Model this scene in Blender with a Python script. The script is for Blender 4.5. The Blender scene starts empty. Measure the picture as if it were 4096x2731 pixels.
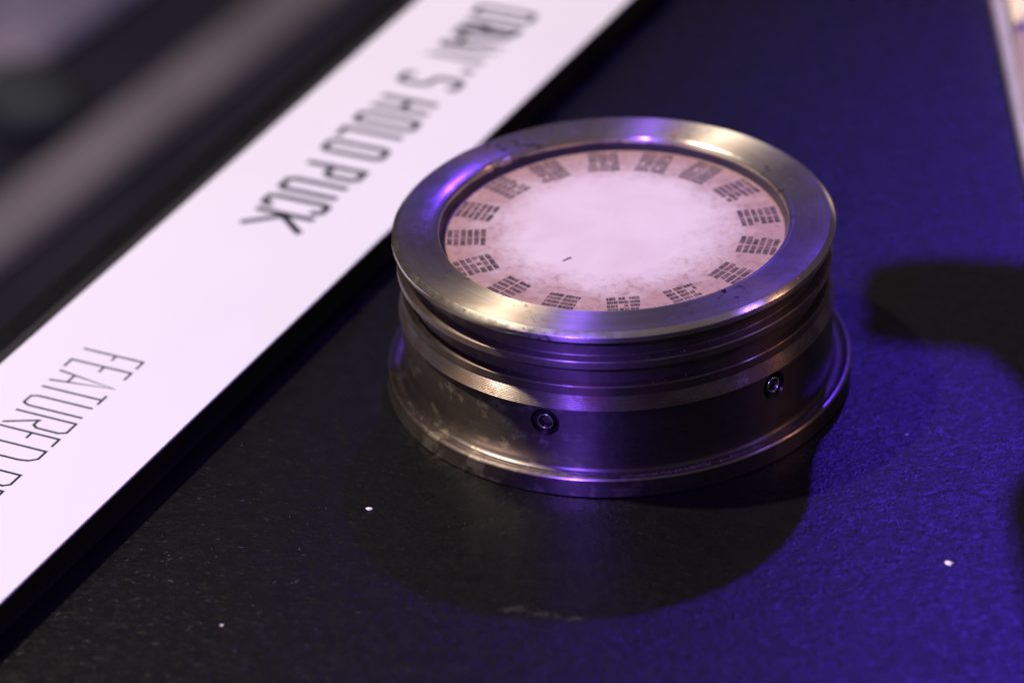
import bpy, bmesh, math, random
from mathutils import Vector, Matrix
random.seed(7)
MM = 0.001
sc = bpy.context.scene
C = sc.collection

# ---------------------------------------------------------------- camera
cam_d = bpy.data.cameras.new("camera")
cam = bpy.data.objects.new("camera", cam_d)
C.objects.link(cam)
PITCH, ROLL = 0.54549638, -0.05837919
fw = Vector((0, math.cos(PITCH), -math.sin(PITCH)))
up = Vector((0, math.sin(PITCH), math.cos(PITCH)))
rt = Vector((1, 0, 0))
c_, s_ = math.cos(ROLL), math.sin(ROLL)
R_ = rt * c_ + up * s_
U_ = rt * -s_ + up * c_
M = Matrix((R_, U_, -fw)).transposed().to_4x4()
M.translation = Vector((-0.01946015, -0.57758131, 0.35762912))
cam.matrix_world = M
cam_d.sensor_fit = 'HORIZONTAL'
cam_d.sensor_width = 36.0
cam_d.lens = 14716.9 / 4096 * 36.0
cam_d.shift_y = 0.0012
cam_d.clip_start = 0.02
cam_d.clip_end = 50
cam_d.dof.use_dof = True
cam_d.dof.focus_distance = 0.643
cam_d.dof.aperture_fstop = 10.0
sc.camera = cam

# ---------------------------------------------------------------- world and lamps
w = bpy.data.worlds.new("World")
sc.world = w
w.use_nodes = True
# dim gallery air: a little brighter overhead than towards the dark walls
_nt = w.node_tree
_g = _nt.nodes.new('ShaderNodeTexCoord'); _s = _nt.nodes.new('ShaderNodeSeparateXYZ'); _r = _nt.nodes.new('ShaderNodeValToRGB')
_nt.links.new(_g.outputs['Generated'], _s.inputs[0]); _nt.links.new(_s.outputs[2], _r.inputs[0])
_r.color_ramp.elements[0].position = 0.35; _r.color_ramp.elements[0].color = (0.054, 0.045, 0.058, 1)
_r.color_ramp.elements[1].position = 1.0; _r.color_ramp.elements[1].color = (0.17, 0.145, 0.16, 1)
_nt.links.new(_r.outputs[0], _nt.nodes["Background"].inputs[0])
_nt.nodes["Background"].inputs[1].default_value = 1.0

AIM = Vector((0, 0, 0.02))
def lamp(name, az, el, dist, power, col, radius, cone=60, blend=0.6, aim=None):
    """az in degrees from the viewer's side (-Y), positive to the right"""
    a, e = math.radians(az), math.radians(el)
    d = Vector((math.sin(a) * math.cos(e), -math.cos(a) * math.cos(e), math.sin(e)))
    l = bpy.data.lights.new(name, 'SPOT')
    l.energy = power
    l.color = col
    l.shadow_soft_size = radius
    l.spot_size = math.radians(cone)
    l.spot_blend = blend
    o = bpy.data.objects.new(name, l)
    o.location = AIM + d * dist
    o.rotation_euler = ((aim or AIM) - o.location).to_track_quat('-Z', 'Y').to_euler()
    C.objects.link(o)
    return o
VIOLET = (0.11, 0.03, 1.0)
lamp("warm_spot", -112, 60, 1.3, 116, (1.0, 0.88, 0.64), 0.022, 95)
lamp("violet_spot", -27, 38, 1.3, 88, (0.21, 0.09, 1.0), 0.020)
lamp("violet_side_spot", 78, 42, 1.3, 5, (0.30, 0.16, 1.0), 0.025)
lamp("amber_side_spot", 88, 30, 1.4, 4, (1.0, 0.50, 0.28), 0.03)
BACK = lamp("violet_back_spot", 180 - 14.6, 39.2, 1.5, 25, VIOLET, 0.022, 20.5, 1.0, Vector((0.145, -0.10, 0)))

sc.view_settings.view_transform = 'Standard'
sc.view_settings.look = 'None'
sc.view_settings.exposure = 0
sc.view_settings.gamma = 1

# ---------------------------------------------------------------- node helpers
def new_mat(name):
    m = bpy.data.materials.new(name)
    m.use_nodes = True
    nt = m.node_tree
    return m, nt, nt.nodes["Principled BSDF"]
def N(nt, typ, **kw):
    n = nt.nodes.new(typ)
    ins = kw.pop('ins', {})
    for k, v in kw.items(): setattr(n, k, v)
    for k, v in ins.items(): n.inputs[k].default_value = v
    return n
def L(nt, a, b): nt.links.new(a, b)
def noise(nt, vec, scale, detail=4, rough=0.55, dist=0.0):
    n = N(nt, 'ShaderNodeTexNoise', ins={'Scale': scale, 'Detail': detail, 'Roughness': rough, 'Distortion': dist})
    if vec is not None: L(nt, vec, n.inputs['Vector'])
    return n.outputs['Fac']
def ramp(nt, fac, a, b, ca=(0, 0, 0, 1), cb=(1, 1, 1, 1)):
    r = N(nt, 'ShaderNodeValToRGB')
    r.color_ramp.elements[0].position = a
    r.color_ramp.elements[1].position = b
    r.color_ramp.elements[0].color = ca
    r.color_ramp.elements[1].color = cb
    L(nt, fac, r.inputs[0])
    return r.outputs[0]
def mixc(nt, fac, a, b):
    n = N(nt, 'ShaderNodeMix', data_type='RGBA')
    for i, v in ((0, fac), (6, a), (7, b)):
        if hasattr(v, 'is_output'): L(nt, v, n.inputs[i])
        else: n.inputs[i].default_value = v
    return n.outputs[2]
def math_(nt, op, a, b=None, clamp=False):
    n = N(nt, 'ShaderNodeMath', operation=op, use_clamp=clamp)
    for i, v in ((0, a), (1, b)):
        if v is None: continue
        if hasattr(v, 'is_output'): L(nt, v, n.inputs[i])
        else: n.inputs[i].default_value = v
    return n.outputs[0]
def objco(nt): return N(nt, 'ShaderNodeTexCoord').outputs['Object']
def bump(nt, bsdf, h, strength, dist):
    b = N(nt, 'ShaderNodeBump', ins={'Strength': strength, 'Distance': dist})
    L(nt, h, b.inputs['Height'])
    L(nt, b.outputs[0], bsdf.inputs['Normal'])

# ---------------------------------------------------------------- materials
def turned_metal(name, base, dark, patch_lo, patch_hi, rough, aniso, line_str, rust=0.0, patch_scale=170, line_scale=1900, dark_rough=0.12, grime_shade_r=None, side=None, coat=0.0, brushed=None, dust_band=None):
    m, nt, b = new_mat(name)
    co = objco(nt)
    sep = N(nt, 'ShaderNodeSeparateXYZ'); L(nt, co, sep.inputs[0])
    rr = math_(nt, 'POWER', math_(nt, 'ADD', math_(nt, 'MULTIPLY', sep.outputs[0], sep.outputs[0]), math_(nt, 'MULTIPLY', sep.outputs[1], sep.outputs[1])), 0.5)
    # turning marks: concentric lines that vary with radius and height only (plus a slow wander round the ring)
    comb = N(nt, 'ShaderNodeCombineXYZ')
    L(nt, math_(nt, 'MULTIPLY', rr, 1.0), comb.inputs[0]); L(nt, sep.outputs[2], comb.inputs[2])
    wand = N(nt, 'ShaderNodeVectorMath', operation='SCALE'); L(nt, co, wand.inputs[0]); wand.inputs['Scale'].default_value = 0.004
    add = N(nt, 'ShaderNodeVectorMath', operation='ADD'); L(nt, comb.outputs[0], add.inputs[0]); L(nt, wand.outputs[0], add.inputs[1])
    lines = noise(nt, add.outputs[0], line_scale, 3, 0.7)
    patch = ramp(nt, noise(nt, co, patch_scale, 6, 0.62, 0.3), patch_lo, patch_hi)
    if side is not None:      # worn patches gather on one side of the barrel
        a = math.radians(side)
        dt = math_(nt, 'ADD', math_(nt, 'MULTIPLY', sep.outputs[0], math.sin(a)), math_(nt, 'MULTIPLY', sep.outputs[1], -math.cos(a)))
        patch = math_(nt, 'MULTIPLY', patch, ramp(nt, dt, 0.029, 0.036))
    fine = noise(nt, co, 900, 4, 0.6)
    col = mixc(nt, patch, base, dark)
    col = mixc(nt, math_(nt, 'MULTIPLY', ramp(nt, lines, 0.38, 0.62), 0.32), col, tuple(x * 0.5 for x in base[:3]) + (1,))
    smudge = ramp(nt, noise(nt, co, 60, 5, 0.65, 0.8), 0.42, 0.66)
    col = mixc(nt, math_(nt, 'MULTIPLY', smudge, 0.58), col, (base[0] * 0.55, base[1] * 0.44, base[2] * 0.38, 1))
    col = mixc(nt, math_(nt, 'MULTIPLY', fine, 0.35), col, tuple(x * 0.6 for x in base[:3]) + (1,))
    rgh = math_(nt, 'ADD', rough, math_(nt, 'ADD', math_(nt, 'MULTIPLY', patch, dark_rough), math_(nt, 'MULTIPLY', math_(nt, 'SUBTRACT', fine, 0.5), 0.16)))
    if grime_shade_r:               # groove bottoms coloured dark for dirt and for the shade inside them
        g = ramp(nt, rr, grime_shade_r - 0.0008, grime_shade_r)
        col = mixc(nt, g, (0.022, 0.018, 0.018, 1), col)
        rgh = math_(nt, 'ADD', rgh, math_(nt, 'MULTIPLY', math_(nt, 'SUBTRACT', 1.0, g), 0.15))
    b.inputs['Coat Weight'].default_value = coat
    b.inputs['Coat Roughness'].default_value = 0.14
    metallic = None
    if rust > 0:
        big = ramp(nt, noise(nt, co, 75, 2, 0.5), 0.5, 0.62)
        spots = ramp(nt, noise(nt, co, 780, 3, 0.6, 0.6), 0.65 - rust, 0.665 - rust)
        rm = math_(nt, 'MULTIPLY', big, spots)
        rcol = mixc(nt, ramp(nt, noise(nt, co, 400, 2), 0.52, 0.6), (0.05, 0.028, 0.02, 1), (0.40, 0.16, 0.03, 1))
        col = mixc(nt, rm, col, rcol)
        rgh = math_(nt, 'ADD', rgh, math_(nt, 'MULTIPLY', rm, 0.3), True)
    if dust_band:             # dull brown dust lying in a gutter
        d_ = math_(nt, 'MULTIPLY', ramp(nt, rr, dust_band[0] - 0.0003, dust_band[0] + 0.0004), math_(nt, 'SUBTRACT', 1.0, ramp(nt, rr, dust_band[1] - 0.0003, dust_band[1])))
        d_ = math_(nt, 'MULTIPLY', d_, ramp(nt, noise(nt, co, 500, 4, 0.7), 0.32, 0.6))
        col = mixc(nt, d_, col, (0.13, 0.095, 0.08, 1))
        rgh = math_(nt, 'ADD', rgh, math_(nt, 'MULTIPLY', d_, 0.45), True)
    L(nt, col, b.inputs['Base Color'])
    L(nt, rgh, b.inputs['Roughness'])
    if metallic is not None: L(nt, metallic, b.inputs['Metallic'])
    else: b.inputs['Metallic'].default_value = 1
    b.inputs['Anisotropic'].default_value = aniso
    b.inputs['Anisotropic Rotation'].default_value = 0.25
    t = N(nt, 'ShaderNodeTangent', direction_type='RADIAL', axis='Z')
    L(nt, t.outputs[0], b.inputs['Tangent'])
    if line_str: bump(nt, b, lines, line_str, 0.00004)
    if brushed:               # a second, much wider lobe across the turning marks
        b2 = N(nt, 'ShaderNodeBsdfPrincipled')
        for k in ('Base Color', 'Metallic', 'Tangent', 'Normal', 'Specular IOR Level'):
            if b.inputs[k].is_linked: L(nt, b.inputs[k].links[0].from_socket, b2.inputs[k])
        b2.inputs['Metallic'].default_value = b.inputs['Metallic'].default_value
        b2.inputs['Roughness'].default_value = brushed[1]
        b2.inputs['Anisotropic'].default_value = 1.0
        b2.inputs['Anisotropic Rotation'].default_value = 0.25
        mx = N(nt, 'ShaderNodeMixShader', ins={'Fac': brushed[0]})
        L(nt, b.outputs[0], mx.inputs[1]); L(nt, b2.outputs[0], mx.inputs[2])
        L(nt, mx.outputs[0], nt.nodes['Material Output'].inputs[0])
    return m
M_bezel = turned_metal("brushed_nickel", (0.80, 0.72, 0.69, 1), (0.58, 0.50, 0.47, 1), 0.45, 0.75, 0.13, 0.3, 0.08, rust=0.075, brushed=(0.32, 0.58))
M_rib = turned_metal("tarnished_rib_metal", (0.34, 0.29, 0.28, 1), (0.16, 0.12, 0.115, 1), 0.42, 0.6, 0.34, 0.8, 0.2, grime_shade_r=0.0386)
M_thread = turned_metal("tarnished_thread_metal", (0.27, 0.225, 0.225, 1), (0.16, 0.09, 0.075, 1), 0.46, 0.58, 0.32, 0.85, 0.2, coat=0.3, grime_shade_r=0.0384)
M_barrel = turned_metal("blackened_barrel_metal", (0.150, 0.127, 0.136, 1), (0.38, 0.33, 0.28, 1), 0.55, 0.63, 0.38, 0.85, 0.25, patch_scale=260, dark_rough=0.05, side=-52)
M_flange = turned_metal("blackened_flange_metal", (0.25, 0.205, 0.20, 1), (0.46, 0.39, 0.32, 1), 0.54, 0.60, 0.30, 0.7, 0.2, patch_scale=250, dark_rough=0.06, side=-38, coat=0.4, dust_band=(0.0402, 0.0418))
M_chamfer = turned_metal("worn_chamfer_metal", (0.85, 0.78, 0.72, 1), (0.6, 0.52, 0.46, 1), 0.5, 0.75, 0.21, 0.5, 0.15)

m, nt, b = new_mat("screw_steel"); M_screw = m
b.inputs['Base Color'].default_value = (0.5, 0.45, 0.42, 1); b.inputs['Metallic'].default_value = 1; b.inputs['Roughness'].default_value = 0.22

# aged printed dial: off-white paper, brown grime gathered towards its edge
m, nt, b = new_mat("aged_dial_paper"); M_dial = m
co = objco(nt)
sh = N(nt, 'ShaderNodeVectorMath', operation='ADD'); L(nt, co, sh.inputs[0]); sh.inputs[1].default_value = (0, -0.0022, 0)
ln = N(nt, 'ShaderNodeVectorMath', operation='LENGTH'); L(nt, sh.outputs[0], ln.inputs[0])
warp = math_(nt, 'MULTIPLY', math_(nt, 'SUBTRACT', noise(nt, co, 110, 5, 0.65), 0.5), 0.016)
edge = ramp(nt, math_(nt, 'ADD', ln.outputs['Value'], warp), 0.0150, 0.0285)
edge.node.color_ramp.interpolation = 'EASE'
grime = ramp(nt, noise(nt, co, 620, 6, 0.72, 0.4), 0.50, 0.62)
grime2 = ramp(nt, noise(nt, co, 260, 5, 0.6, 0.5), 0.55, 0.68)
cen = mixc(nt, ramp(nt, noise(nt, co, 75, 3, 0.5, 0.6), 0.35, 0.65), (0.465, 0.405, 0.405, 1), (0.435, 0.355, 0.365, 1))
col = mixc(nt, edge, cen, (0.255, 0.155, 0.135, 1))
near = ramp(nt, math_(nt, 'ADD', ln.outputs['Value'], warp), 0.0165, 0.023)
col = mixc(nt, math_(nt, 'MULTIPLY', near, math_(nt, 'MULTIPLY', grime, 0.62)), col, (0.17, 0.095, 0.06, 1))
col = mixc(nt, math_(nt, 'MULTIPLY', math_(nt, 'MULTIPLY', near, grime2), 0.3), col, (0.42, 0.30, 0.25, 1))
L(nt, col, b.inputs['Base Color'])
b.inputs['Roughness'].default_value = 0.55
bump(nt, b, grime, 0.15, 0.00008)

m, nt, b = new_mat("faded_brown_ink"); M_ink = m
co = objco(nt)
col = mixc(nt, ramp(nt, noise(nt, co, 520, 5, 0.7), 0.44, 0.66), (0.024, 0.013, 0.014, 1), (0.13, 0.072, 0.062, 1))
L(nt, col, b.inputs['Base Color']); b.inputs['Roughness'].default_value = 0.6

# black grained deck
m, nt, b = new_mat("black_grained_deck"); M_deck = m
co = objco(nt)
b.inputs['Base Color'].default_value = (0.0022, 0.0022, 0.0025, 1)
b.inputs['Specular IOR Level'].default_value = 0.29
rg = math_(nt, 'ADD', 0.275, math_(nt, 'MULTIPLY', math_(nt, 'SUBTRACT', noise(nt, co, 260, 4), 0.5), 0.14))
L(nt, rg, b.inputs['Roughness'])
mp = N(nt, 'ShaderNodeMapping'); mp.inputs['Scale'].default_value = (1, 1.5, 1); mp.inputs['Rotation'].default_value = (0, 0, -0.35)
L(nt, co, mp.inputs[0])
grain = noise(nt, mp.outputs[0], 620, 3, 0.55, 1.8)
big = noise(nt, mp.outputs[0], 330, 3, 0.55, 0.5)
h = math_(nt, 'ADD', grain, math_(nt, 'MULTIPLY', big, 0.8))
bump(nt, b, h, 0.38, 0.00034)

m, nt, b = new_mat("matt_black_board"); M_rail = m
b.inputs['Base Color'].default_value = (0.007, 0.007, 0.008, 1); b.inputs['Roughness'].default_value = 0.7; b.inputs['Specular IOR Level'].default_value = 0.25

m, nt, b = new_mat("white_card"); M_card = m
co = objco(nt)
L(nt, mixc(nt, noise(nt, co, 60, 3), (0.495, 0.495, 0.49, 1), (0.51, 0.51, 0.505, 1)), b.inputs['Base Color']); b.inputs['Roughness'].default_value = 0.5

m, nt, b = new_mat("black_print"); M_print = m
b.inputs['Base Color'].default_value = (0.012, 0.012, 0.018, 1); b.inputs['Roughness'].default_value = 0.6; b.inputs['Specular IOR Level'].default_value = 0.2

def plain(name, col, rough, spec=0.5, noise_scale=None, col2=None, metal=0):
    m, nt, b = new_mat(name)
    b.inputs['Roughness'].default_value = rough; b.inputs['Specular IOR Level'].default_value = spec; b.inputs['Metallic'].default_value = metal
    if noise_scale: L(nt, mixc(nt, ramp(nt, noise(nt, objco(nt), noise_scale, 4), 0.4, 0.6), col, col2), b.inputs['Base Color'])
    else: b.inputs['Base Color'].default_value = col
    return m
M_floor = plain("dark_navy_floor", (0.010, 0.008, 0.016, 1), 0.6, 0.2, 9, (0.006, 0.006, 0.012, 1))
M_trim = plain("grey_floor_trim", (0.082, 0.074, 0.08, 1), 0.6, 0.3, 14, (0.115, 0.10, 0.112, 1))
M_mat = plain("lavender_grey_mat", (0.16, 0.135, 0.18, 1), 0.9, 0.1, 22, (0.08, 0.075, 0.12, 1))
M_lump = plain("grey_green_felt", (0.026, 0.031, 0.031, 1), 0.9, 0.1, 120, (0.020, 0.025, 0.024, 1))
M_edge = plain("polished_clear_edge", (0.30, 0.275, 0.29, 1), 0.25, 0.5, 60, (0.36, 0.32, 0.35, 1))
M_dkcl = plain("smoked_acrylic", (0.10, 0.085, 0.09, 1), 0.2, 0.5)
M_cream = plain("cream_plastic", (0.72, 0.62, 0.36, 1), 0.4, 0.5, 60, (0.66, 0.56, 0.32, 1))
M_pink = plain("dusty_pink_plastic", (0.32, 0.23, 0.18, 1), 0.5, 0.4, 90, (0.25, 0.18, 0.15, 1))
M_dark = plain("gunmetal_prop", (0.05, 0.05, 0.055, 1), 0.45, 0.5, 80, (0.035, 0.035, 0.04, 1))
M_liner = plain("dark_liner", (0.030, 0.024, 0.028, 1), 0.35, 0.4)
M_thr = plain("grey_thread", (0.16, 0.15, 0.16, 1), 0.8, 0.2)
M_flake = plain("pale_paper", (0.62, 0.55, 0.54, 1), 0.8, 0.2)
M_dust = plain("pale_dust", (0.17, 0.16, 0.165, 1), 0.9, 0.1)
M_lint = plain("brown_lint", (0.34, 0.25, 0.21, 1), 0.9, 0.1)
M_smear = plain("dull_scuff", (0.014, 0.012, 0.013, 1), 0.8, 0.2)

# ---------------------------------------------------------------- object helpers
def link(name, me, mat, parent=None, smooth=None):
    if mat: me.materials.append(mat)
    if smooth is not None:
        for p in me.polygons: p.use_smooth = True
        me.set_sharp_from_angle(angle=math.radians(smooth))
    o = bpy.data.objects.new(name, me)
    C.objects.link(o)
    if parent: o.parent = parent
    return o
def tag(o, label=None, cat=None, group=None, kind=None):
    for k, v in (('label', label), ('category', cat), ('group', group), ('kind', kind)):
        if v: o[k] = v
    return o
def empty(name, loc=(0, 0, 0)):
    o = bpy.data.objects.new(name, None); o.location = loc; o.empty_display_size = 0.02; C.objects.link(o); return o
def mesh(name, vs, fs):
    me = bpy.data.meshes.new(name); me.from_pydata(vs, [], fs); me.update(); return me
def lathe(name, prof, seg=360, closed=True):
    """prof in mm (r, z) running outside; closed loop of rings"""
    vs, fs = [], []
    n = len(prof)
    for k in range(seg):
        a = 2 * math.pi * k / seg
        for r, z in prof: vs.append((r * MM * math.cos(a), r * MM * math.sin(a), z * MM))
    for k in range(seg):
        k2 = (k + 1) % seg
        for i in range(n if closed else n - 1):
            j = (i + 1) % n
            fs.append((k * n + i, k2 * n + i, k2 * n + j, k * n + j))
    me = mesh(name, vs, fs)
    bm = bmesh.new(); bm.from_mesh(me); bmesh.ops.recalc_face_normals(bm, faces=bm.faces); bm.to_mesh(me); bm.free()
    return me
def arc(cx, cz, r, a0, a1, n):
    return [(cx + r * math.cos(math.radians(a0 + (a1 - a0) * i / n)), cz + r * math.sin(math.radians(a0 + (a1 - a0) * i / n))) for i in range(n + 1)]
def box_mesh(name, sx, sy, sz, bev=0.0, seg=2):
    bm = bmesh.new(); bmesh.ops.create_cube(bm, size=1)
    for v in bm.verts: v.co = Vector((v.co.x * sx, v.co.y * sy, (v.co.z + 0.5) * sz))
    if bev: bmesh.ops.bevel(bm, geom=list(bm.edges), offset=bev, segments=seg, affect='EDGES', profile=0.5)
    me = bpy.data.meshes.new(name); bm.to_mesh(me); bm.free(); return me
def prism(name, pts, z0, z1, bev=0.0):
    bm = bmesh.new()
    f = bm.faces.new([bm.verts.new((x, y, z0)) for x, y in pts])
    ex = bmesh.ops.extrude_face_region(bm, geom=[f])
    bmesh.ops.translate(bm, verts=[g for g in ex['geom'] if isinstance(g, bmesh.types.BMVert)], vec=(0, 0, z1 - z0))
    bmesh.ops.recalc_face_normals(bm, faces=bm.faces)
    if bev:
        es = [e for e in bm.edges if abs(e.verts[0].co.z - e.verts[1].co.z) < 1e-7]
        bmesh.ops.bevel(bm, geom=es, offset=bev, segments=2, affect='EDGES')
    me = bpy.data.meshes.new(name); bm.to_mesh(me); bm.free(); return me

# ---------------------------------------------------------------- the setting
PSI = math.radians(61.2)
DV = Vector((-math.cos(PSI), -math.sin(PSI)))           # reading direction of the strip
UV = Vector((math.sin(PSI), -math.cos(PSI)))            # up of its lettering
def su(s, u, z=0.0):
    p = DV * (s * MM) + UV * (u * MM); return (p.x, p.y, z * MM)
# black deck: a thick board that ends just beyond the strip
deck = prism("deck", [su(-900, -117)[:2], su(600, -117)[:2], su(600, 700)[:2], su(-900, 700)[:2]], -0.03, 0.0, 0.001)
tag(link("deck", deck, M_deck), "black finely grained display deck under the metal puck", kind='structure')
fl = mesh("floor", [(-3, -2, -0.3), (3, -2, -0.3), (3, 4, -0.3), (-3, 4, -0.3)], [(0, 1, 2, 3)])
tag(link("floor", fl, M_floor), "dark navy floor far below the deck", kind='structure')

def bar(name, p0, p1, width_vec, z0, z1, mat):
    d = Vector(p1) - Vector(p0); a = Vector(p0) - d * 2; b_ = Vector(p1) + d * 2; wv = Vector(width_vec)
    return link(name, prism(name, [tuple(a), tuple(b_), tuple(b_ + wv), tuple(a + wv)], z0, z1, 0.002), mat)
tr = bar("floor_trim", (-0.2022, 0.5737), (-0.0781, 0.7819), (-0.0270, 0.0150), -0.2995, -0.294, M_trim)
tag(tr, "long out of focus grey trim bar on the floor beyond the strip", "trim bar")
mt = bar("floor_mat", (-0.2147, 0.7145), (-0.1649, 0.7934), (-0.25, 0.15), -0.2995, -0.294, M_mat)
tag(mt, "blurred lavender grey mat in the upper left corner", "mat")
# a soft lump lying on the floor between mat and trim
bm = bmesh.new(); bmesh.ops.create_icosphere(bm, subdivisions=3, radius=1)
for v in bm.verts:
    k = 1 + 0.12 * math.sin(5 * v.co.x + 2) * math.sin(4 * v.co.y + 1) + 0.08 * math.sin(9 * v.co.z)
    v.co = Vector((v.co.x * 0.018 * k, v.co.y * 0.030 * k, v.co.z * 0.008 * k))
me = bpy.data.meshes.new("felt_scrap"); bm.to_mesh(me); bm.free()
o = link("felt_scrap", me, M_lump, smooth=80); o.location = (-0.203, 0.698, -0.2922); o.rotation_euler[2] = 0.5
tag(o, "blurred grey green lump between the trim bar and the mat", "felt scrap")

# ---------------------------------------------------------------- label strip on its black rail
RZ = 6.5
rail = prism("label_rail", [su(-900, -104.5)[:2], su(600, -104.5)[:2], su(600, -58.9)[:2], su(-900, -58.9)[:2]], 0.0, RZ * MM, 0.0004)
tag(link("label_rail", rail, M_rail), "low matt black rail carrying the white label strip", "rail")
strip_root = empty("label_strip", su(0, -80.5, RZ))
tag(strip_root, "long white card label strip printed with thin black capitals", "label strip")
card = prism("card", [su(-500, -101.4)[:2], su(330, -101.4)[:2], su(330, -58.4)[:2], su(-500, -58.4)[:2]], RZ * MM, (RZ + 0.5) * MM, 0.00008)
off = Vector(strip_root.location)
for v in card.vertices: v.co = v.co - off
link("card", card, M_card, strip_root)

# stroke letters on a unit box: x 0..w, y 0..1
G = {
 'F': (0.62, [[(0, 0), (0, 1), (.62, 1)], [(0, .55), (.42, .55)]]),
 'E': (0.62, [[(.62, 0), (0, 0), (0, 1), (.62, 1)], [(0, .55), (.45, .55)]]),
 'A': (1.0, [[(0, 0), (.5, 1), (1, 0)], [(.14, .28), (.86, .28)]]),
 'T': (1.0, [[(0, 1), (1, 1)], [(.5, 1), (.5, 0)]]),
 'U': (0.8, [[(0, 1), (0, .1), (.13, 0), (.67, 0), (.8, .1), (.8, 1)]]),
 'R': (0.8, [[(0, 0), (0, 1), (.62, 1), (.75, .9), (.75, .54), (.62, .46), (.3, .46), (.3, .5)], [(.3, .46), (.85, 0)]]),
 'D': (0.8, [[(0, 0), (0, 1), (.5, 1), (.72, .9), (.8, .75), (.8, .25), (.72, .1), (.5, 0), (0, 0)]]),
 'P': (0.8, [[(0, 0), (0, 1), (.62, 1), (.78, .92), (.78, .54), (.62, .45), (0, .45)]]),
 'H': (0.8, [[(0, 0), (0, 1)], [(.8, 0), (.8, 1)], [(0, .52), (.8, .52)]]),
 'O': (0.8, [[(.12, 0), (0, .08), (0, .92), (.12, 1), (.68, 1), (.8, .92), (.8, .08), (.68, 0), (.12, 0)]]),
 'L': (0.65, [[(0, 1), (0, 0), (.65, 0)]]),
 'C': (0.75, [[(.75, .82), (.75, .93), (.62, 1), (.12, 1), (0, .92), (0, .08), (.12, 0), (.62, 0), (.75, .07), (.75, .18)]]),
 'K': (0.9, [[(0, 0), (0, 1)], [(.85, 1), (.1, .5), (.9, 0)], [(0, .5), (.1, .5)]]),
 'I': (0.0, [[(0, 0), (0, 1)]]),
 'N': (0.85, [[(0, 0), (0, 1), (.85, 0), (.85, 1)]]),
 'S': (0.75, [[(0, .15), (.1, 0), (.65, 0), (.75, .08), (.75, .40), (.62, .5), (.12, .54), (0, .62), (0, .92), (.12, 1), (.65, 1), (.75, .86)]]),
 "'": (0.0, [[(0, 1), (0, .8)]]),
}
def lettering(items, u0, u1, wdt):
    vs, fs = [], []
    z = RZ + 0.504
    hw = wdt / 2
    for ch, s0, s1 in items:
        gw, strokes = G[ch]
        sx = (s1 - s0) / gw if gw else 0
        for st in strokes:
            pts = [Vector((s0 + x * sx, u0 + y * (u1 - u0))) for x, y in st]
            # mitred ribbon
            n = len(pts); closed = (pts[0] - pts[-1]).length < 1e-6
            base = len(vs)
            for i in range(n):
                if closed: a, c2 = pts[i - 1 if i else n - 2], pts[i + 1 if i < n - 1 else 1]
                else: a, c2 = pts[max(i - 1, 0)], pts[min(i + 1, n - 1)]
                d1 = (pts[i] - a).normalized() if (pts[i] - a).length > 1e-9 else (c2 - pts[i]).normalized()
                d2 = (c2 - pts[i]).normalized() if (c2 - pts[i]).length > 1e-9 else d1
                t = d1 + d2
                t = t.normalized() if t.length > 1e-6 else d1
                nn = Vector((-t.y, t.x))
                k = hw / max(0.45, abs(nn.dot(Vector((-d1.y, d1.x)))))
                for sg in (1, -1):
                    p = pts[i] + nn * k * sg
                    w3 = Vector(su(p.x, p.y, z)) - off
                    vs.append(tuple(w3))
            for i in range(n - 1): fs.append((base + 2 * i, base + 2 * i + 1, base + 2 * i + 3, base + 2 * i + 2))
    me = mesh("lettering", vs, fs)
    bm = bmesh.new(); bm.from_mesh(me)
    for f in bm.faces:
        f.normal_update()
        if f.normal.z < 0: f.normal_flip()
    bm.to_mesh(me); bm.free()
    return link("lettering", me, M_print, strip_root)
line1 = [('O', -113.2, -109.2), ('R', -105.4, -102.4), ('I', -101.2, 0), ('A', -99.4, -94.6), ('N', -93.6, -88.8), ("'", -84.2, 0), ('S', -79.6, -75.6),
         ('H', -68.3, -64.1), ('O', -60.4, -56.6), ('L', -53.0, -49.6), ('O', -47.3, -43.3),
         ('P', -37.4, -33.6), ('U', -30.3, -26.0), ('C', -22.9, -19.4), ('K', -16.9, -10.8)]
lettering(line1, -87.1, -73.9, 1.55)
line2 = [('F', 41.4, 44.0), ('E', 45.5, 48.1), ('A', 49.6, 53.1), ('T', 53.9, 57.1), ('U', 58.6, 62.0), ('R', 64.1, 68.2), ('E', 69.6, 72.2), ('D', 73.9, 78.0),
         ('P', 82.1, 86.2), ('R', 87.6, 91.6)]
lettering(line2, -89.9, -76.9, 0.54)

# ---------------------------------------------------------------- the metal puck
puck = empty("metal_puck")
tag(puck, "round grooved steel puck with a soiled white dial sunk in its top", "puck")
# bezel: outer band, bright chamfer, flat top, rounded inner lip, inner wall
bez = [(36.8, 29.85), (39.7, 29.85), (39.95, 30.0), (40.0, 30.15), (40.0, 30.95)]
bez += [(39.05, 30.96), (39.03, 31.76), (32.55, 31.76)]
bez += arc(32.35, 30.87, 0.88, 80, 180, 8)
bez += [(31.47, 30.5), (33.0, 30.45), (36.8, 30.4)]
o = link("bezel", lathe("bezel", bez), M_bezel, puck, smooth=28)
lin = [(36.7, 30.38), (31.3, 30.42), (31.2, 30.0), (30.92, 29.0), (30.92, 28.2), (36.7, 28.2)]
link("inner_liner", lathe("inner_liner", lin), M_liner, puck, smooth=28)
link("chamfer", lathe("chamfer", [(39.05, 30.955), (39.98, 30.955), (40.0, 30.99), (39.97, 31.03), (39.12, 31.74), (39.05, 31.765)]), M_chamfer, puck, smooth=20)
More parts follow.
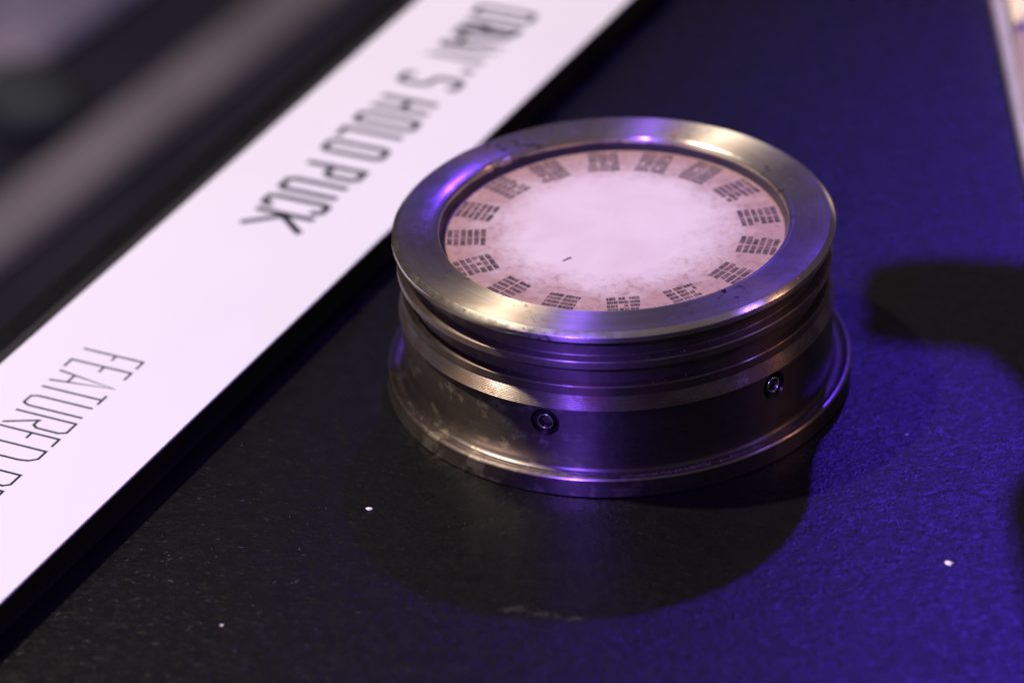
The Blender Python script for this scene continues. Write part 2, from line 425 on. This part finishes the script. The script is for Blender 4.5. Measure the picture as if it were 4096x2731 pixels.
# nicks struck into the chamfer: tiny bright burrs
for az, r_, sz in ((-44, 39.35, .5), (-58, 39.3, .35), (27, 39.0, .55), (-26, 39.5, .3), (52, 39.4, .35)):
    a = math.radians(az); er = Vector((math.sin(a), -math.cos(a), 0)); et = Vector((math.cos(a), math.sin(a), 0))
    p = er * r_ * MM + Vector((0, 0, 31.50 * MM)); hv = Vector((-0.30, -0.62, 0.72)).normalized()
    t1 = hv.cross(et).normalized(); t2 = hv.cross(t1)
    v = [p + t2 * sz * MM * .5, p - t2 * sz * MM * .35 + t1 * sz * MM * .3, p + t1 * -sz * MM * .9, p - hv * sz * MM * .8]
    nk = mesh("burr", [tuple(q + hv * .12 * MM) for q in v], [(0, 1, 2), (0, 3, 1), (1, 3, 2), (2, 3, 0)])
    bm = bmesh.new(); bm.from_mesh(nk); bmesh.ops.recalc_face_normals(bm, faces=bm.faces); bm.to_mesh(nk); bm.free()
    link("burr", nk, M_screw, o)
# two grooves with a proud rib between
ribs = [(33.0, 20.55), (37.6, 20.65), (37.6, 24.25), (39.3, 24.25), (39.47, 24.40), (39.47, 25.66), (39.30, 25.84), (37.8, 26.10), (37.65, 26.25), (37.65, 29.85), (33.0, 29.85)]
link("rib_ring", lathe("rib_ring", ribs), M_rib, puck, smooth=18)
# collar: smooth shoulder above a finely threaded sloping band
col_ = [(33.0, 15.9), (39.6, 15.9)]
NT = 9
for i in range(NT):
    z0 = 15.95 + (18.65 - 15.95) * i / NT; dz = (18.65 - 15.95) / NT
    r0 = 39.72 - 0.72 * i / NT
    col_ += [(r0, z0 + 0.15 * dz), (r0 - 0.03, z0 + 0.5 * dz), (r0 - 0.16, z0 + 0.82 * dz)]
col_ += [(39.0, 18.70), (39.0, 20.36), (38.84, 20.52), (38.2, 20.64), (33.0, 20.66)]
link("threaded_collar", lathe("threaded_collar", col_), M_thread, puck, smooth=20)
# barrel wall, drilled for two hollow set screws
barrel = [(33.0, 3.2), (40.2, 3.2), (40.15, 3.35)] + [(39.35 + 0.8 * (1 - math.sin(math.radians(a))), 4.15 - 0.8 * math.cos(math.radians(a))) for a in range(10, 91, 10)] + [(39.35, 15.82), (39.3, 15.9), (33.0, 15.9)]
bo = link("barrel", lathe("barrel", barrel), M_barrel, puck)
SCREWS = [(-21.67, 12.75), (41.75, 13.0)]
cutters = []
for az, z in SCREWS:
    a = math.radians(az); d = Vector((math.sin(a), -math.cos(a), 0))
    bm = bmesh.new(); bmesh.ops.create_cone(bm, cap_ends=True, segments=40, radius1=2.55 * MM, radius2=2.8 * MM, depth=3 * MM)
    me = bpy.data.meshes.new("hole"); bm.to_mesh(me); bm.free()
    co_ = bpy.data.objects.new("hole", me); C.objects.link(co_)
    co_.matrix_world = Matrix.Translation(d * (39.35 - 1.15 + 1.5) * MM + Vector((0, 0, z * MM))) @ d.to_track_quat('Z', 'Y').to_matrix().to_4x4()
    md = bo.modifiers.new("drill", 'BOOLEAN'); md.operation = 'DIFFERENCE'; md.object = co_; md.solver = 'EXACT'
    cutters.append(co_)
bpy.context.view_layer.update()
dg = bpy.context.evaluated_depsgraph_get()
nm = bpy.data.meshes.new_from_object(bo.evaluated_get(dg))
bo.modifiers.clear(); bo.data = nm
for p in nm.polygons: p.use_smooth = True
nm.set_sharp_from_angle(angle=math.radians(28))
for co_ in cutters: bpy.data.objects.remove(co_)
scr = lathe("set_screw", [(1.55, -0.1), (1.55, 0.86)] + arc(1.38, 0.86, 0.17, 0, 180, 6) + [(1.18, 0.7), (1.05, 0.35), (1.0, -0.9), (0.0001, -1.0), (0.0001, -1.3), (1.5, -1.3)], 48, False)
for i, (az, z) in enumerate(SCREWS):
    a = math.radians(az); d = Vector((math.sin(a), -math.cos(a), 0))
    if i == 0: so = link("set_screw", scr, M_screw, puck, smooth=40)
    else:
        so = so.copy(); C.objects.link(so)
    so.matrix_local = Matrix.Translation(d * 38.2 * MM + Vector((0, 0, z * MM))) @ d.to_track_quat('Z', 'Y').to_matrix().to_4x4()
for az, z in SCREWS:          # black lining set into each screw recess and socket
    a = math.radians(az); d = Vector((math.sin(a), -math.cos(a), 0))
    ro = link("recess", lathe("recess", [(1.5, -0.05), (2.62, -0.05), (2.70, 0.62), (2.64, 0.62), (2.55, 0.04), (1.5, 0.04)], 40), M_rail, bo, smooth=30)
    ro.matrix_local = Matrix.Translation(d * 38.22 * MM + Vector((0, 0, z * MM))) @ d.to_track_quat('Z', 'Y').to_matrix().to_4x4()
    hb = link("socket", lathe("socket", [(0.0001, -0.7), (1.08, -0.7), (1.10, 0.42), (1.03, 0.42), (0.98, -0.60), (0.0001, -0.60)], 32, False), M_rail, bo, smooth=30)
    hb.matrix_local = Matrix.Translation(d * 38.2 * MM + Vector((0, 0, z * MM))) @ d.to_track_quat('Z', 'Y').to_matrix().to_4x4()
# foot flange with a shallow dusty gutter
fla = [(33.0, 0.0), (42.50, 0.0), (42.72, 0.20), (42.74, 0.4), (42.72, 3.45), (42.62, 3.62), (42.4, 3.82), (42.0, 3.86), (41.75, 3.72), (41.3, 3.38), (40.6, 3.16), (40.1, 3.14), (33.0, 3.14)]
link("foot_flange", lathe("foot_flange", fla), M_flange, puck, smooth=24)
# lint and dust in the gutter and grooves
vs, fs = [], []
def fibre(p, d, ln, wd):
    n_ = Vector((random.uniform(-1, 1), random.uniform(-1, 1), random.uniform(-.2, 1))).cross(d)
    n_ = n_.normalized() * wd
    b0 = len(vs); pts = [p, p + d * ln * .5 + n_ * random.uniform(-2, 2), p + d * ln]
    t = d.cross(n_).normalized() * wd
    for q in pts:
        vs.extend([tuple(q + n_), tuple(q - n_ * .5 + t), tuple(q - n_ * .5 - t)])
    for k in range(2):
        for j in range(3): fs.append((b0 + 3 * k + j, b0 + 3 * k + (j + 1) % 3, b0 + 3 * k + 3 + (j + 1) % 3, b0 + 3 * k + 3 + j))
for _ in range(1500):
    az = random.gauss(16, 30) if random.random() < .8 else random.uniform(-180, 180)
    k = random.random()
    if k < .93: r, z = random.triangular(39.9, 41.8, 41.0), 3.22
    elif k < .97: r, z = random.uniform(38.3, 39.2), 26.05
    else: r, z = random.uniform(38.1, 38.7), 20.66
    if k >= .93: az = random.uniform(-90, 70)
    a = math.radians(az)
    p = Vector((r * math.sin(a), -r * math.cos(a), z + max(0, (r - 41) * .35))) * MM
    d = Vector((random.uniform(-1, 1), random.uniform(-1, 1), random.uniform(0, .7))).normalized()
    fibre(p, d, random.choice([.08, .12, .15, .2, .3, .5]) * MM * random.uniform(.6, 1.2), random.uniform(.010, .024) * MM)
o = link("lint", mesh("lint", vs, fs), M_lint, puck); o['kind'] = 'stuff'

# dial
dial = lathe("dial", [(0.0001, 28.2), (30.9, 28.2), (30.9, 29.05), (0.0001, 29.05)], 180, False)
for v in dial.vertices: v.co.z -= 29.05 * MM
dial_o = link("dial", dial, M_dial, puck); dial_o.location = (0, 0, 29.05 * MM)
AZ = [0.8, 25.5, 49.5, 73, 96, 118.9, 139.8, 160.5, 181.1, 203.6, 224.7, 246.5, 267.4, 289.7, 311.9, 335.7]
for az in AZ:
    a = math.radians(az)
    er = Vector((math.sin(a), -math.cos(a), 0)); et = Vector((math.cos(a), math.sin(a), 0))
    cen = er * (26.6 * MM)
    vs, fs = [], []
    nl = 6
    cols = [(-2.95, -0.10), (0.10, 2.95)] if random.random() < .75 else [(-2.95, -1.0), (-.85, .95), (1.1, 2.95)]
    for i in range(nl):
        y = -3.05 + 6.1 * i / (nl - 1)
        for x0, x1 in cols:
            x = x0 + random.uniform(0, .1)
            while x < x1 - .25:
                ln = min(random.uniform(.3, .9), x1 - x)
                if random.random() < .95:
                    b0 = len(vs); hh = random.uniform(.42, .48)
                    n_ = 3
                    for q in range(n_ + 1):
                        xx = x + ln * q / n_; j0, j1 = random.uniform(-.06, .06), random.uniform(-.06, .06)
                        for yy in (y - hh + j0, y + hh + j1):
                            p = cen + et * (xx * MM) - er * (yy * MM)
                            vs.append((p.x, p.y, 0.012 * MM))
                    for q in range(n_): fs.append((b0 + 2 * q, b0 + 2 * q + 2, b0 + 2 * q + 3, b0 + 2 * q + 1))
                x += ln + random.uniform(.03, .10)
    me = mesh("printed_block", vs, fs)
    bm = bmesh.new(); bm.from_mesh(me)
    for f in bm.faces:
        f.normal_update()
        if f.normal.z < 0: f.normal_flip()
    bm.to_mesh(me); bm.free()
    link("printed_block", me, M_ink, dial_o)
# small slip of grey thread lying on the dial: own thing
vs, fs = [], []
fibre(Vector((0, 0, 0)), Vector((.8, .6, 0)), 1.5 * MM, .10 * MM)
fibre(Vector((.9, .75, .02)) * MM, Vector((.9, .3, .1)).normalized(), .7 * MM, .13 * MM)
o = link("thread_scrap", mesh("thread_scrap", vs, fs), M_thr); o.location = (-9.6 * MM, -9.3 * MM, 29.17 * MM)
tag(o, "tiny dark thread scrap lying on the pale dial", "thread scrap")

# ---------------------------------------------------------------- flakes and dust on the deck
def flake(loc, size, label, name="paper_flake", mat=M_flake, hgt=.5):
    bm = bmesh.new(); n_ = 9; ring = []
    for k in range(n_):
        a = 2 * math.pi * k / n_; r = size * random.uniform(.55, 1.1)
        ring.append(bm.verts.new((r * math.cos(a) * MM * 1.25, r * math.sin(a) * MM, random.uniform(.0, .25) * size * MM)))
    top = bm.verts.new((size * .2 * MM, 0, size * hgt * MM)); bot = bm.verts.new((0, 0, 0))
    for k in range(n_):
        bm.faces.new((ring[k], ring[(k + 1) % n_], top)); bm.faces.new((ring[(k + 1) % n_], ring[k], bot))
    me = bpy.data.meshes.new(name); bm.to_mesh(me); bm.free()
    o = link(name, me, mat); o.location = (loc[0] * MM, loc[1] * MM, 0.0)
    tag(o, label, "flake", "flakes lying on the deck"); return o
flake((-46.0, -41.5), 0.62, "pinkish white paper flake on dark deck left of the puck")
flake((52.0, -68.2), 0.72, "white paper flake on the violet lit deck, lower right")
flake((-70.8, -73.8), 0.30, "round white crumb on the dark deck near the strip", "crumb")
flake((49.8, -27.7), 0.30, "pale violet crumb on the lit deck right of the puck", "crumb")
vs, fs = [], []
def speck(x, y, r):
    b0 = len(vs)
    for k in range(5):
        a = 2 * math.pi * k / 5 + random.random()
        vs.append(((x + r * random.uniform(.5, 1.2) * math.cos(a)) * MM, (y + r * random.uniform(.5, 1.2) * math.sin(a)) * MM, 0.004 * MM))
    vs.append((x * MM, y * MM, r * .8 * MM))
    for k in range(5): fs.append((b0 + k, b0 + (k + 1) % 5, b0 + 5))
def ondeck(x, y): return (x * UV.x + y * UV.y) > -55 and math.hypot(x, y) > 44
n_ = 0
while n_ < 380:
    x, y = random.uniform(-110, 95), random.uniform(-110, 40)
    if not ondeck(x, y): continue
    if random.random() > (1.0 if x < -15 else .35): continue
    speck(x, y, abs(random.gauss(0, .045)) + .02); n_ += 1
for _ in range(70):
    x, y = random.gauss(-78, 10), random.gauss(-62, 12)
    if ondeck(x, y):
        a = random.uniform(-.6, .6)
        fibre(Vector((x, y, .03)) * MM, Vector((math.cos(a), math.sin(a), .03)).normalized(), random.uniform(.3, 1.1) * MM, .02 * MM)
tag(link("dust", mesh("dust", vs, fs), M_dust), kind='stuff')
# scuffs at the edge of the puck's shadow
def scuff(x, y, lx, ly, rot):
    vs, fs = [], []
    for _ in range(60):
        px, py = random.gauss(0, .38) * lx, random.gauss(0, .38) * ly
        r = random.uniform(.08, .3); b0 = len(vs)
        for k in range(6):
            a = 2 * math.pi * k / 6; q = r * random.uniform(.5, 1.2)
            X, Y = px + q * 1.6 * math.cos(a), py + q * .7 * math.sin(a)
            vs.append(((x + X * math.cos(rot) - Y * math.sin(rot)) * MM, (y + X * math.sin(rot) + Y * math.cos(rot)) * MM, (.004 + .0004 * (_ % 9)) * MM))
        fs.append(tuple(range(b0, b0 + 6)))
    return vs, fs
sv, sf = [], []
for a in ((-11.7, -77.9, 2.2, .8, -.1), (-17, -76.0, 4.0, 1.2, -.25), (-21.8, -74.0, 2.4, 1.0, 0)):
    v_, f_ = scuff(*a); k = len(sv); sv += v_; sf += [tuple(i + k for i in f) for f in f_]
tag(link("scuff_dust", mesh("scuff_dust", sv, sf), M_smear), kind='stuff')

# ---------------------------------------------------------------- acrylic stand and cream piece at the right edge
st = empty("acrylic_stand", (0.16, 0.09, 0))
tag(st, "clear acrylic stand with a bright polished edge at the right border", "stand")
pl = [(0.0888 + 0.0001, 0.1431), (0.0846, 0.0651), (0.0815, 0.01), (0.235, 0.0), (0.245, 0.29), (0.0965, 0.29)]
base = prism("base_plate", [(x - 0.16, y - 0.09) for x, y in pl], 0.0, 0.005, 0.0006)
link("base_plate", base, M_edge, st)
top = prism("top_sheet", [(x - 0.16 + (.0016 if x < .15 else -.002), y - 0.09 + (.002 if y < .05 else -.002)) for x, y in pl], 0.005, 0.0062, 0.0003)
link("top_sheet", top, M_dkcl, st)
cb = empty("cream_block", (0.14, 0.2, 0.0063))
tag(cb, "glossy cream block standing on the acrylic stand, top right corner", "block")
def cpts(pp): return [(x - 0.14, y - 0.2) for x, y in pp]
link("block_body", prism("block_body", cpts([(0.0894, 0.112), (0.18, 0.106), (0.18, 0.28), (0.0995, 0.28)]), 0.0, 0.005, 0.001), M_cream, cb)
link("block_foot", prism("block_foot", cpts([(0.0858, 0.072), (0.18, 0.06), (0.18, 0.1045), (0.0888, 0.1085)]), 0.0, 0.004, 0.001), M_pink, cb)

# unseen forked prop added beyond the right edge, outlined to throw the deck shadows there
LP = Vector(BACK.location)
def lift(x, y, z):
    g = Vector((x * MM, y * MM, 0)); t = z / LP.z
    p = g + (LP - g) * t
    return (p.x, p.y)
fork = [(79.5, 31.0), (75.1, 32.4), (65.8, 34.9), (58.1, 35.1), (52.6, 33.8), (49.5, 31.3), (48.1, 27.7), (47.2, 23.9), (47.6, 21.8), (49.3, 19.6), (49.4, 18.4), (47.3, 16.4), (46.3, 13.3), (47.0, 10.4), (49.2, 8.5), (54.7, 7.0), (59.1, 5.3), (64.1, 4.1), (67.9, 1.9), (70.1, -2.4), (72.1, -7.9), (73.2, -14), (73.2, -24), (71.5, -34), (68.6, -41.7), (66.3, -44.2), (64.9, -47.6), (64.3, -51.5), (64.3, -60.7), (64.0, -68.2), (63.7, -76), (66, -90), (90, -95), (100, -60), (104, -20), (100, 20), (92, 28)]
PZ = 0.100
fk = empty("shadow_prop", (0.17, 0.17, 0.0063))
tag(fk, "unseen dark forked prop on a post, shaped to cast the shadows at the right border", "prop")
me = prism("prop_body", [lift(x, y, PZ) for x, y in fork], PZ, PZ + 0.004, 0.0006)
for v in me.vertices: v.co -= Vector(fk.location)
link("prop_body", me, M_dark, fk)
px, py = lift(98, -10, PZ)
post = lathe("post", [(0.0001, 0.0), (3, 0.0), (3, (PZ - 0.0063) / MM), (0.0001, (PZ - 0.0063) / MM)], 24, False)
o = link("post", post, M_dark, fk, smooth=40); o.location = (px - 0.17, py - 0.17, 0)
